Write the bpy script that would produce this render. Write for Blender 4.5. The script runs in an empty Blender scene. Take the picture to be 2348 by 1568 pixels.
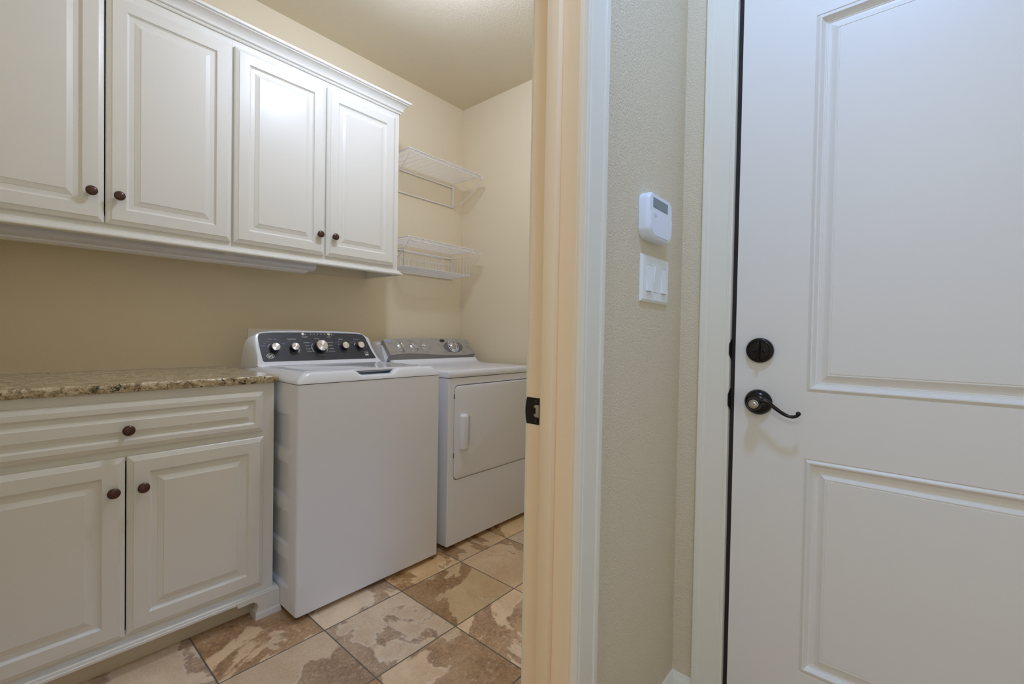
import bpy, bmesh, math, random
from mathutils import Vector, Matrix
from mathutils.geometry import tessellate_polygon
random.seed(7)
S = bpy.context.scene
COL = S.collection
PI = math.pi

# ------------------------------------------------------------------ camera, world, exposure
def make_camera():
    yaw, pitch, roll = math.radians(40.70927), math.radians(-0.96594), math.radians(-1.02248)
    f = Vector((math.cos(pitch)*math.cos(yaw), math.cos(pitch)*math.sin(yaw), math.sin(pitch)))
    rt = Vector((math.sin(yaw), -math.cos(yaw), 0))
    dn = f.cross(rt)
    r2 = rt*math.cos(roll) + dn*math.sin(roll)
    d2 = dn*math.cos(roll) - rt*math.sin(roll)
    cd = bpy.data.cameras.new('camera')
    cd.sensor_fit = 'HORIZONTAL'; cd.sensor_width = 36.0
    cd.lens = 1026.738/2348*36.0
    cd.clip_start = 0.01
    o = bpy.data.objects.new('camera', cd); COL.objects.link(o)
    m = Matrix.Identity(4)
    for i in range(3):
        m[i][0] = r2[i]; m[i][1] = -d2[i]; m[i][2] = -f[i]
    m[0][3], m[1][3], m[2][3] = 0, 0, 1.085
    o.matrix_world = m
    S.camera = o
make_camera()

LAUNDRY_LAMP = 154.0      # emission strengths of the two kinds of ceiling fixture
HALL_LAMP = 116.0
FAR_LAMP = 240.0
LAUNDRY_TINT = (0.90, 1.04, 1.40)
HALL_TINT = (0.54, 0.87, 1.66)
FAR_TINT = (0.90, 0.96, 1.02)
WORLD_STRENGTH = .66
WORLD_TINT = (0.86, 0.92, 0.96)

w = bpy.data.worlds.new('world'); S.world = w; w.use_nodes = True
w.node_tree.nodes['Background'].inputs[0].default_value = (*WORLD_TINT, 1)
w.node_tree.nodes['Background'].inputs[1].default_value = WORLD_STRENGTH
S.view_settings.view_transform = 'Standard'
S.view_settings.look = 'None'
S.view_settings.gamma = 1.0
S.view_settings.use_curve_mapping = False
S.view_settings.exposure = 0.0
S.cycles.use_denoising = True
S.cycles.max_bounces = 10
S.cycles.diffuse_bounces = 8
S.cycles.sample_clamp_indirect = 6.0
S.cycles.caustics_reflective = False
S.cycles.caustics_refractive = False

# ------------------------------------------------------------------ materials
def lin(r, g, b):
    f = lambda c: (c/255/12.92) if c/255 <= 0.04045 else ((c/255+0.055)/1.055)**2.4
    return (f(r), f(g), f(b))

def mat(name, col, rough=0.5, metal=0.0, bump=None, coat=0.0, spec=0.5, mottle=0.0):
    m = bpy.data.materials.new(name); m.use_nodes = True
    nt = m.node_tree; b = nt.nodes['Principled BSDF']
    b.inputs['Base Color'].default_value = (*col, 1)
    b.inputs['Roughness'].default_value = rough
    b.inputs['Metallic'].default_value = metal
    b.inputs['Specular IOR Level'].default_value = spec
    if coat:
        b.inputs['Coat Weight'].default_value = coat
        b.inputs['Coat Roughness'].default_value = 0.08
    tc = nt.nodes.new('ShaderNodeNewGeometry')
    if bump:
        sc, st, dist = bump
        n = nt.nodes.new('ShaderNodeTexNoise'); n.inputs['Scale'].default_value = sc
        n.inputs['Detail'].default_value = 3.0; n.inputs['Roughness'].default_value = 0.55
        nt.links.new(tc.outputs['Position'], n.inputs['Vector'])
        bp = nt.nodes.new('ShaderNodeBump'); bp.inputs['Strength'].default_value = st
        bp.inputs['Distance'].default_value = dist
        nt.links.new(n.outputs['Fac'], bp.inputs['Height'])
        nt.links.new(bp.outputs['Normal'], b.inputs['Normal'])
    if mottle:
        n2 = nt.nodes.new('ShaderNodeTexNoise'); n2.inputs['Scale'].default_value = 3.0
        n2.inputs['Detail'].default_value = 4
        nt.links.new(tc.outputs['Position'], n2.inputs['Vector'])
        mx = nt.nodes.new('ShaderNodeMix'); mx.data_type = 'RGBA'
        mx.inputs['A'].default_value = (*[c*(1-mottle) for c in col], 1)
        mx.inputs['B'].default_value = (*[min(1, c*(1+mottle)) for c in col], 1)
        nt.links.new(n2.outputs['Fac'], mx.inputs['Factor'])
        nt.links.new(mx.outputs['Result'], b.inputs['Base Color'])
    return m

def emission(name, col, strength):
    m = bpy.data.materials.new(name); m.use_nodes = True
    nt = m.node_tree; b = nt.nodes['Principled BSDF']
    b.inputs['Base Color'].default_value = (.9, .9, .9, 1)
    b.inputs['Emission Color'].default_value = (*col, 1)
    b.inputs['Emission Strength'].default_value = strength
    return m

M = {}
M['wall'] = mat('tan_orange_peel_paint', (.76, .67, .495), .75, bump=(260, .28, .003), spec=.25, mottle=.02)
M['hallwall'] = mat('tan_heavy_orange_peel_paint', (.74, .66, .495), .75, bump=(250, .8, .004), spec=.25, mottle=.02)
M['ceiling'] = mat('tan_ceiling_texture', (.73, .66, .51), .85, bump=(170, .5, .005), spec=.2)
M['trim'] = mat('white_semi_gloss_trim', (.80, .78, .68), .32, bump=(35, .04, .002))
M['jamb'] = mat('cream_jamb_paint_warm_light', (.88, .70, .47), .34, bump=(35, .04, .002))  # cream paint with the warm laundry bounce light put into its colour
M['doorpaint'] = mat('white_door_paint', (.795, .775, .72), .38, bump=(60, .03, .001))
M['cabinet'] = mat('cream_cabinet_lacquer', (.76, .755, .705), .33, bump=(45, .03, .001))
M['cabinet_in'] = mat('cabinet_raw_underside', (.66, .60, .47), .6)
M['white'] = mat('appliance_white_enamel', (.78, .815, .885), .22, coat=.3)
M['white_soft'] = mat('white_plastic', (.80, .80, .80), .35)
M['lid'] = mat('white_gloss_lid', (.68, .70, .76), .1, coat=.4)
M['charcoal'] = mat('charcoal_console', (.036, .038, .046), .42, bump=(1500, .02, .0004))
M['chrome'] = mat('brushed_chrome', (.78, .78, .80), .28, 1.0)
_nt = M['chrome'].node_tree; _tg = _nt.nodes.new('ShaderNodeTangent'); _tg.direction_type = 'RADIAL'; _tg.axis = 'Y'
_b = _nt.nodes['Principled BSDF']; _nt.links.new(_tg.outputs[0], _b.inputs['Tangent']); _b.inputs['Anisotropic'].default_value = .85
M['black'] = mat('black_plastic', (.012, .012, .014), .35)
M['silver'] = mat('silver_console_paint', (.42, .405, .385), .42, .35)
M['silver_dark'] = mat('dark_silver_trim', (.20, .20, .21), .4, .4)
M['silver_knob'] = mat('satin_silver_knob', (.60, .60, .60), .22, .8)
M['ink_white'] = mat('white_print', (.82, .83, .86), .5)
M['ink_blue'] = mat('pale_blue_print', (.42, .46, .70), .5)
M['ink_dark'] = mat('dark_print', (.06, .055, .05), .5)
M['ink_red'] = mat('red_print', (.42, .10, .07), .5)
M['badge_blue'] = mat('lavender_blue_badge', (.36, .42, .68), .3)
M['bronze'] = mat('oil_rubbed_bronze', (.095, .052, .040), .26, .65)
M['bronze_dark'] = mat('dark_bronze_lock', (.022, .018, .017), .20, .6)
M['latch'] = mat('worn_brass_latch', (.45, .40, .33), .35, .6)
M['nickel'] = mat('polished_nickel', (.55, .53, .50), .15, 1.0)
M['wire'] = mat('white_vinyl_wire', (.80, .80, .82), .35)
M['keypad'] = mat('pale_keypad_plastic', (.78, .85, .96), .4)
M['lcd'] = mat('grey_green_lcd', (.17, .24, .27), .2)
M['plate'] = mat('white_wall_plate', (.84, .88, .88), .3)
M['boxplate'] = mat('cream_outlet_cover', (.88, .87, .82), .5)
M['lens'] = mat('milky_light_lens', (.66, .67, .72), .3)
M['shadowgap'] = mat('black_void', (.01, .01, .01), .9)
M['lamp_laundry'] = emission('laundry_lamp_glass', LAUNDRY_TINT, LAUNDRY_LAMP)
M['lamp_hall'] = emission('hall_lamp_glass', HALL_TINT, HALL_LAMP)
M['lamp_far'] = emission('far_hall_lamp_glass', FAR_TINT, FAR_LAMP)

class NT:
    """tiny helper for longer node graphs"""
    def __init__(s, name):
        s.m = bpy.data.materials.new(name); s.m.use_nodes = True
        s.t = s.m.node_tree; s.b = s.t.nodes['Principled BSDF']
    def n(s, kind, **kw):
        x = s.t.nodes.new('ShaderNode' + kind)
        for k, v in kw.items(): setattr(x, k, v)
        return x
    def set(s, sock, v):
        if isinstance(v, bpy.types.NodeSocket): s.t.links.new(v, sock)
        else: sock.default_value = v
    def math(s, op, a, b=0.0, c=0.0):
        x = s.n('Math', operation=op)
        s.set(x.inputs[0], a); s.set(x.inputs[1], b); s.set(x.inputs[2], c)
        return x.outputs[0]
    def noise(s, vec, scale, detail=3, rough=.5, dist=0.0):
        x = s.n('TexNoise'); s.set(x.inputs['Vector'], vec)
        x.inputs['Scale'].default_value = scale; x.inputs['Detail'].default_value = detail
        x.inputs['Roughness'].default_value = rough; x.inputs['Distortion'].default_value = dist
        return x.outputs['Fac']
    def ramp(s, fac, stops, interp='LINEAR'):
        x = s.n('ValToRGB'); s.set(x.inputs[0], fac)
        cr = x.color_ramp; cr.interpolation = interp
        while len(cr.elements) < len(stops): cr.elements.new(.5)
        for e, (p, c) in zip(cr.elements, stops):
            e.position = p; e.color = (*c, 1) if len(c) == 3 else c
        return x.outputs[0]
    def mix(s, fac, a, b, mode='MIX'):
        x = s.n('Mix', data_type='RGBA', blend_type=mode)
        s.set(x.inputs['Factor'], fac)
        s.set(x.inputs['A'], a if isinstance(a, bpy.types.NodeSocket) else (*a, 1))
        s.set(x.inputs['B'], b if isinstance(b, bpy.types.NodeSocket) else (*b, 1))
        return x.outputs['Result']

def tile_material():
    k = NT('slate_look_porcelain_tile')
    pos = k.n('NewGeometry').outputs['Position']
    sep = k.n('SeparateXYZ'); k.set(sep.inputs[0], pos)
    P = 0.3345
    u = k.math('DIVIDE', k.math('SUBTRACT', sep.outputs[0], .7859), P)
    v = k.math('DIVIDE', k.math('SUBTRACT', sep.outputs[1], 1.5494), P)
    iu, iv = k.math('FLOOR', u), k.math('FLOOR', v)
    fu, fv = k.math('SUBTRACT', u, iu), k.math('SUBTRACT', v, iv)
    du = k.math('MINIMUM', fu, k.math('SUBTRACT', 1.0, fu))
    dv = k.math('MINIMUM', fv, k.math('SUBTRACT', 1.0, fv))
    d = k.math('MINIMUM', du, dv)
    grout = k.math('LESS_THAN', d, .0062)
    cell = k.n('CombineXYZ'); k.set(cell.inputs[0], iu); k.set(cell.inputs[1], iv)
    wn = k.n('TexWhiteNoise', noise_dimensions='3D'); k.set(wn.inputs['Vector'], cell.outputs[0])
    off = k.n('VectorMath', operation='SCALE'); k.set(off.inputs[0], wn.outputs['Color']); off.inputs['Scale'].default_value = 37.0
    add = k.n('VectorMath', operation='ADD'); k.set(add.inputs[0], pos); k.set(add.inputs[1], off.outputs[0])
    vec = add.outputs[0]
    big = k.noise(vec, 2.6, 4, .5, 1.1)
    fine = k.noise(vec, 75, 6, .78, .3)
    mid = k.noise(vec, 17, 6, .68, .5)
    soft = k.noise(vec, 7, 5, .62, .6)
    grain = k.noise(vec, 210, 4, .75)
    sw = k.math('ADD', big, k.math('ADD', k.math('MULTIPLY', k.math('SUBTRACT', mid, .5), .10), k.math('MULTIPLY', k.math('SUBTRACT', fine, .5), .035)))
    cream = (.84, .63, .39); tan = (.70, .49, .28); rust = (.54, .32, .155); dark = (.26, .16, .09); pale = (.90, .79, .62)
    light = k.mix(k.ramp(soft, [(.36, (0, 0, 0)), (.64, (1, 1, 1))]), cream, tan)
    light = k.mix(k.ramp(mid, [(.58, (0, 0, 0)), (.74, (.6, .6, .6))]), light, rust)
    brown = k.mix(k.ramp(fine, [(.36, (0, 0, 0)), (.62, (1, 1, 1))]), dark, rust)
    brown = k.mix(k.ramp(soft, [(.42, (0, 0, 0)), (.72, (.65, .65, .65))]), brown, tan)
    col = k.mix(k.ramp(sw, [(.498, (1, 1, 1)), (.522, (0, 0, 0))]), light, brown)
    col = k.mix(k.math('SUBTRACT', 1.0, k.ramp(sw, [(.498, (1, 1, 1)), (.522, (0, 0, 0))])), brown, light)
    edge = k.ramp(sw, [(.502, (0, 0, 0)), (.513, (.75, .75, .75)), (.518, (.35, .35, .35)), (.533, (0, 0, 0))])
    col = k.mix(k.math('MULTIPLY', edge, k.ramp(soft, [(.44, (0, 0, 0)), (.56, (1, 1, 1))])), col, pale)
    speck = k.ramp(fine, [(.57, (0, 0, 0)), (.66, (.8, .8, .8))])
    speckm = k.math('MULTIPLY', speck, k.ramp(mid, [(.44, (0, 0, 0)), (.58, (.85, .85, .85))]))
    col = k.mix(speckm, col, pale)
    wc = k.n('SeparateColor'); k.set(wc.inputs[0], wn.outputs['Color'])
    tone = k.n('HueSaturation'); k.set(tone.inputs['Color'], col)
    k.set(tone.inputs['Value'], k.math('ADD', .80, k.math('MULTIPLY', wn.outputs['Value'], .36)))
    k.set(tone.inputs['Saturation'], k.math('ADD', .80, k.math('MULTIPLY', wc.outputs[1], .35)))
    col = k.mix(.34, tone.outputs[0], k.ramp(grain, [(.3, (.18, .18, .18)), (.7, (.82, .82, .82))]), 'OVERLAY')
    col = k.mix(grout, col, (.12, .105, .085))
    k.set(k.b.inputs['Base Color'], col)
    k.b.inputs['Roughness'].default_value = .42
    hgt = k.math('ADD', k.math('MULTIPLY', fine, .5), k.math('ADD', k.math('MULTIPLY', mid, .7), k.math('MULTIPLY', k.ramp(d, [(.004, (0, 0, 0)), (.012, (1, 1, 1))]), 1.2)))
    bp = k.n('Bump'); bp.inputs['Strength'].default_value = .45; bp.inputs['Distance'].default_value = .004
    k.set(bp.inputs['Height'], hgt); k.set(k.b.inputs['Normal'], bp.outputs[0])
    return k.m
M['tile'] = tile_material()

def granite_material():
    k = NT('speckled_beige_granite')
    pos = k.n('NewGeometry').outputs['Position']
    big = k.noise(pos, 42, 5, .65, .9)
    med = k.noise(pos, 95, 5, .7, .8)
    tiny = k.noise(pos, 240, 3, .7, .5)
    v = k.n('TexVoronoi'); k.set(v.inputs['Vector'], pos); v.inputs['Scale'].default_value = 210
    vs = k.n('SeparateColor'); k.set(vs.inputs[0], v.outputs['Color'])
    col = k.ramp(big, [(.34, (.16, .115, .065)), (.44, (.37, .29, .17)), (.53, (.55, .46, .30)), (.66, (.70, .62, .46))])
    col = k.mix(k.ramp(med, [(.53, (0, 0, 0)), (.62, (.75, .75, .75))]), col, (.76, .69, .54))
    col = k.mix(k.ramp(med, [(.34, (.8, .8, .8)), (.42, (0, 0, 0))]), col, (.115, .085, .055))
    col = k.mix(k.ramp(vs.outputs[0], [(.90, (0, 0, 0)), (.93, (.6, .6, .6))]), col, (.33, .19, .09))
    col = k.mix(.3, col, k.ramp(tiny, [(.35, (.2, .2, .2)), (.65, (.8, .8, .8))]), 'OVERLAY')
    blk = k.noise(pos, 55, 6, .68, 1.2)
    col = k.mix(k.ramp(blk, [(.575, (0, 0, 0)), (.61, (.95, .95, .95))]), col, (.022, .020, .020))
    k.set(k.b.inputs['Base Color'], col)
    k.b.inputs['Roughness'].default_value = .16
    return k.m
M['granite'] = granite_material()

# ------------------------------------------------------------------ mesh building
ORIGIN = {}
def worldloc(o):
    return ORIGIN[o.name] if o is not None else Vector((0, 0, 0))

class MB:
    def __init__(s): s.bm = bmesh.new()
    def box(s, x0, x1, y0, y1, z0, z1, bev=0.0, seg=2):
        r = bmesh.ops.create_cube(s.bm, size=1.0)
        vs = r['verts']
        for v in vs:
            v.co = Vector((x0 + (v.co.x+.5)*(x1-x0), y0 + (v.co.y+.5)*(y1-y0), z0 + (v.co.z+.5)*(z1-z0)))
        if bev:
            es = list({e for v in vs for e in v.link_edges})
            bmesh.ops.bevel(s.bm, geom=es, offset=bev, segments=seg, affect='EDGES', profile=.5)
        return s
    def loft(s, rings, closed=True, cap0=True, cap1=True):
        vr = [[s.bm.verts.new(p) for p in r] for r in rings]
        n = len(rings[0])
        for a, b in zip(vr, vr[1:]):
            for i in range(n if closed else n-1):
                j = (i+1) % n
                try: s.bm.faces.new((a[i], a[j], b[j], b[i]))
                except ValueError: pass
        if cap0: s.bm.faces.new(list(reversed(vr[0])))
        if cap1: s.bm.faces.new(vr[-1])
        return s
    def poly(s, pts):
        s.bm.faces.new([s.bm.verts.new(p) for p in pts]); return s
    def holed(s, outer, holes):
        """planar face with holes; returns nothing"""
        loops = [[Vector(p) for p in outer]] + [[Vector(p) for p in h] for h in holes]
        tris = tessellate_polygon(loops)
        vs = [s.bm.verts.new(p) for l in loops for p in l]
        for t in tris:
            try: s.bm.faces.new([vs[i] for i in t])
            except ValueError: pass
        return s
    def tube(s, pts, r, n=8, closed=False, cap=True, rad=None):
        pts = [Vector(p) for p in pts]; rings = []
        up = None
        for i, p in enumerate(pts):
            if closed: t = pts[(i+1) % len(pts)] - pts[i-1]
            else: t = pts[min(i+1, len(pts)-1)] - pts[max(i-1, 0)]
            t.normalize()
            if up is None:
                up = Vector((0, 0, 1)) if abs(t.z) < .9 else Vector((1, 0, 0))
            a = t.cross(up)
            if a.length < 1e-5: a = t.cross(Vector((0, 1, 0)))
            a.normalize(); b = a.cross(t); b.normalize(); up = b
            rr = rad[i] if rad else r
            rings.append([p + a*(rr*math.cos(2*PI*k/n)) + b*(rr*math.sin(2*PI*k/n)) for k in range(n)])
        if closed: rings.append(rings[0])
        return s.loft(rings, True, cap and not closed, cap and not closed)
    def lathe(s, o, axis, prof, n=32, ref=(0, 0, 1), sx=1.0, cap0=True, cap1=True):
        o = Vector(o); ax = Vector(axis).normalized(); ref = Vector(ref)
        u = ref.cross(ax)
        if u.length < 1e-4: u = Vector((1, 0, 0)).cross(ax)
        u.normalize(); v = ax.cross(u)
        rings = [[o + ax*h + u*(r*sx*math.cos(2*PI*k/n)) + v*(r*math.sin(2*PI*k/n)) for k in range(n)] for r, h in prof]
        return s.loft(rings, True, cap0, cap1)
    def sweep(s, path, prof_fn, n, caps=True):
        """rings given by prof_fn(i) -> list of points, mitred by the caller"""
        return s.loft([prof_fn(i) for i in range(n)], False, False, False)
    def build(s, name, material, parent=None, smooth=35.0, double=True, weld=1e-5):
        bm = s.bm
        if double: bmesh.ops.remove_doubles(bm, verts=bm.verts, dist=weld)
        bmesh.ops.recalc_face_normals(bm, faces=bm.faces)
        lo = Vector((min(v.co[i] for v in bm.verts) for i in range(3)))
        hi = Vector((max(v.co[i] for v in bm.verts) for i in range(3)))
        c = (lo+hi)/2
        if parent is None: c.z = lo.z
        for v in bm.verts: v.co -= c
        me = bpy.data.meshes.new(name); bm.to_mesh(me); bm.free()
        me.materials.append(material)
        o = bpy.data.objects.new(name, me); COL.objects.link(o)
        if smooth:
            for p in me.polygons: p.use_smooth = True
            me.set_sharp_from_angle(angle=math.radians(smooth))
        o.location = c - worldloc(parent)
        if parent is not None: o.parent = parent
        ORIGIN[o.name] = c
        return o

def absorb(o, mb, m):
    """print: add the geometry of mb to the mesh of o under a further material"""
    c = ORIGIN[o.name]; me = o.data
    me.materials.append(m); idx = len(me.materials)-1
    bm = bmesh.new(); bm.from_mesh(me)
    mp = {v: bm.verts.new(v.co - c) for v in mb.bm.verts}
    for f in mb.bm.faces:
        try:
            g = bm.faces.new([mp[v] for v in f.verts]); g.material_index = idx
        except ValueError: pass
    bm.to_mesh(me); bm.free(); mb.bm.free()
def tag(o, label=None, cat=None, group=None, kind=None):
    if label: o['label'] = label
    if cat: o['category'] = cat
    if group: o['group'] = group
    if kind: o['kind'] = kind
    return o
def thing(name, loc, label, cat, group=None):
    o = bpy.data.objects.new(name, None); COL.objects.link(o)
    o.empty_display_size = .05
    o.location = loc; ORIGIN[o.name] = Vector(loc)
    return tag(o, label, cat, group)
def struct(name, mb, m, label, cat, smooth=35):
    return tag(mb.build(name, m, None, smooth), label, cat, kind='structure')

def rrect(x0, x1, z0, z1, r, n=6):
    """rounded rectangle in (x,z), counter-clockwise; r may be a 4-tuple (bl, br, tr, tl)"""
    if not isinstance(r, (tuple, list)): r = (r,)*4
    out = []
    for (cx, cz, a0, rr) in ((x0, z0, PI, r[0]), (x1, z0, 1.5*PI, r[1]), (x1, z1, 0, r[2]), (x0, z1, .5*PI, r[3])):
        ox = cx + (rr if cx == x0 else -rr); oz = cz + (rr if cz == z0 else -rr)
        for k in range(n+1):
            a = a0 + k/n*PI/2
            out.append((ox + rr*math.cos(a), oz + rr*math.sin(a)))
    return out

def nested(mb, x0, x1, z0, z1, prof, at, cap=True):
    """rectangular rings: prof = [(inset, height)], at(x, z, h) -> point"""
    rings = []
    for d, h in prof:
        rings.append([at(x0+d, z0+d, h), at(x1-d, z0+d, h), at(x1-d, z1-d, h), at(x0+d, z1-d, h)])
    mb.loft(rings, True, False, cap)

# ------------------------------------------------------------------ text
def text_tris(body, size, align='CENTER', stretch=1.0):
    cu = bpy.data.curves.new('t', 'FONT'); cu.body = body; cu.size = size
    cu.align_x = align; cu.align_y = 'CENTER'; cu.resolution_u = 2
    ob = bpy.data.objects.new('t', cu)
    me = ob.to_mesh()
    vs = [(v.co.x*stretch, v.co.y) for v in me.vertices]; fs = [tuple(p.vertices) for p in me.polygons]
    ob.to_mesh_clear(); bpy.data.objects.remove(ob); bpy.data.curves.remove(cu)
    return vs, fs
def add_text(mb, body, size, put, align='CENTER', stretch=1.0):
    """put(u, v) -> 3-D point"""
    vs, fs = text_tris(body, size, align, stretch)
    bv = [mb.bm.verts.new(put(*p)) for p in vs]
    for f in fs:
        try: mb.bm.faces.new([bv[i] for i in f])
        except ValueError: pass

# ================================================================== THE SETTING
H = 2.677
XL, XR, YB = -.168, 2.20, 2.39
YF0, YF1 = .49, .606          # wall with the doorway
JX = .7608                    # right jamb face
LX = -.06                     # left jamb face
DX = 1.335                    # wall with the hall door
DY0, DY1 = .3495, -.580       # hall door opening (jamb faces)
HY = -1.05                    # far side of the hall
HX = -3.2

struct('floor', MB().box(HX, 2.32, HY-.1, YB+.1, -.08, 0), M['tile'], 'slate-look brown and cream tile floor', 'floor', 0)
struct('ceiling', MB().box(HX, 2.32, HY-.1, YB+.1, H, H+.08), M['ceiling'], 'tan textured ceiling', 'ceiling', 0)
struct('wall_back', MB().box(XL-.1, XR+.1, YB, YB+.1, 0, H), M['wall'], 'tan wall behind the cabinets and appliances', 'wall', 0)
struct('wall_right', MB().box(XR, XR+.1, YF1, YB, 0, H), M['wall'], 'tan end wall beside the dryer and wire shelves', 'wall', 0)
struct('wall_left', MB().box(XL-.1, XL, YF1, YB, 0, H), M['wall'], 'tan wall at the near end of the laundry room', 'wall', 0)
mb = MB()
mb.box(HX, LX-.019, YF0, YF1, 0, H); mb.box(JX+.019, 2.30, YF0, YF1, 0, H); mb.box(LX-.019, JX+.019, YF0, YF1, 2.06, H)
struct('wall_front', mb, M['hallwall'], 'tan hall wall with the laundry doorway and switches', 'wall', 0)
mb = MB()
mb.box(DX, DX+.115, DY0+.019, YF0, 0, H); mb.box(DX, DX+.115, HY, DY1-.019, 0, H); mb.box(DX, DX+.115, DY1-.019, DY0+.019, 2.06, H)
struct('wall_hall', mb, M['hallwall'], 'tan wall around the white hall door', 'wall', 0)
struct('wall_opposite', MB().box(.35, DX+.115, HY-.1, HY, 0, H), M['hallwall'], 'tan hall wall to the right of the camera', 'wall', 0)  # unseen wall, cut short so world light enters the hall as fill

def casing_profile(wd):
    """(distance from the opening edge, thickness)"""
    return [(0, 0), (0, .0125), (.002, .0135), (.0075, .0135), (.0085, .012), (.0105, .012), (.0115, .0148), (.0125, .0148),
            (.030, .0140), (wd-.020, .0138), (wd-.0185, .0148), (wd-.0165, .0148), (wd-.0155, .0160), (wd-.004, .0165), (wd-.001, .0155), (wd, .013), (wd, 0)]

def casing(mb, a0, a1, top, wd, at):
    """door casing: two legs and a head with mitres; at(a, z, t), a runs across the opening from a0 to a1"""
    sg = 1 if a1 > a0 else -1
    pr = casing_profile(wd)
    rings = [[at(a0 - sg*d, 0, t) for d, t in pr], [at(a0 - sg*d, top + d, t) for d, t in pr],
             [at(a1 + sg*d, top + d, t) for d, t in pr], [at(a1 + sg*d, 0, t) for d, t in pr]]
    mb.loft(rings, False, False, False)

# laundry doorway: jamb with stop, then casing
mb = MB()
for x0, x1 in ((JX, JX+.019), (LX-.019, LX)):
    mb.box(x0, x1, YF0, YF1, 0, 2.06, .0006, 1)
mb.box(LX, JX, YF0, YF1, 2.041, 2.06)
for x0, x1 in ((JX-.0171, JX), (LX, LX+.0171)):
    mb.box(x0, x1, .5303, .5603, 0, 2.041, .002, 2)
mb.box(LX, JX, .5303, .5603, 2.024, 2.041, .002, 2)
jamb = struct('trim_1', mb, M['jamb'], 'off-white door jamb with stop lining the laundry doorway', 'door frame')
mb = MB(); casing(mb, JX+.0097, LX-.0097, 2.0507, .0835, lambda a, z, t: (a, YF0-t, z))
struct('trim_2', mb, M['trim'], 'white moulded casing around the laundry doorway', 'door casing', 25)
mb = MB(); casing(mb, JX+.0097, LX-.0097, 2.0507, .0835, lambda a, z, t: (a, YF1+t, z))
struct('trim_3', mb, M['trim'], 'white casing on the laundry side of the doorway', 'door casing', 25)

# strike plate on the jamb
mb = MB()
pl = []
for k in range(9):
    t = k/8; zz = .893 + t*.057
    pl.append((.6075 + .0042*(1-(2*t-1)**2), zz))
front = [(.5735, .893)] + pl + [(.5735, .950)]
hole = [(.5735+.0015, .9085), (.5835, .9085), (.588, .911), (.5885, .9145), (.5845, .9155), (.5845, .9285), (.5885, .9295), (.588, .933), (.5835, .9352), (.5735+.0015, .9352)]
for xo in (JX-.0012,):
    mb.holed([(xo, y, z) for y, z in front], [[(xo, y, z) for y, z in hole]])
mb.loft([[(JX-.0012, y, z) for y, z in front], [(JX+.0004, y, z) for y, z in front]], True, False, False)
sp = mb.build('strike_plate', M['bronze_dark'], jamb); tag(sp, 'dark bronze strike plate')
mb = MB()
mb.poly([(JX-.0007, y, z) for y, z in hole])
mb.build('latch_hole_rim', M['latch'], sp)
mb = MB().box(JX-.0011, JX-.0003, .5838, .5905, .9165, .9275)
mb.build('latch_slot', M['shadowgap'], sp)
mb = MB()
for z in (.9425, .9005):
    mb.lathe((JX-.0011, .583, z), (-1, 0, 0), [(.0032, 0), (.003, .0006), (.0012, .0008)], 14)
mb.build('screw', M['bronze'], sp)

# hall door frame, casing and strikes
mb = MB()
mb.box(DX, DX+.115, DY0, DY0+.019, 0, 2.06, .0006, 1); mb.box(DX, DX+.115, DY1-.019, DY1, 0, 2.06, .0006, 1)
mb.box(DX, DX+.115, DY1, DY0, 2.041, 2.06)
mb.box(DX+.050, DX+.080, DY0-.013, DY0, 0, 2.041); mb.box(DX+.050, DX+.080, DY1, DY1+.013, 0, 2.041)
mb.box(DX+.050, DX+.080, DY1, DY0, 2.028, 2.041)
jamb2 = struct('trim_4', mb, M['trim'], 'white jamb around the hall door', 'door frame')
mb = MB(); casing(mb, DY0-.0005, DY1+.0005, 2.0415, .0815, lambda a, z, t: (DX-t, a, z))
struct('trim_5', mb, M['trim'], 'white moulded casing beside the hall door', 'door casing', 25)
MB().box(DX+.0080, DX+.049, .3388, DY0, .0, 2.041).build('weatherstrip_gap_shade', mat('dark_weatherstrip_gap_shade', (.022, .014, .011), .8), jamb2)  # strip filling the door gap; its dark colour also stands for the gap's shade
for zc, hh in ((1.055, .0285), (.917, .0300)):
    mb = MB()
    prof = [(DX-.0165, zc-hh*.55), (DX-.0178, zc-hh*.3), (DX-.0178, zc+hh*.3), (DX-.0165, zc+hh*.55), (DX+.004, zc+hh), (DX+.022, zc+hh), (DX+.022, zc-hh), (DX+.004, zc-hh)]
    mb.loft([[(x, DY0-.0004, z) for x, z in prof], [(x, DY0-.0024, z) for x, z in prof]])
    tag(mb.build('strike_plate', M['bronze_dark'], jamb2), 'dark strike plate in the door gap')

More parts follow.
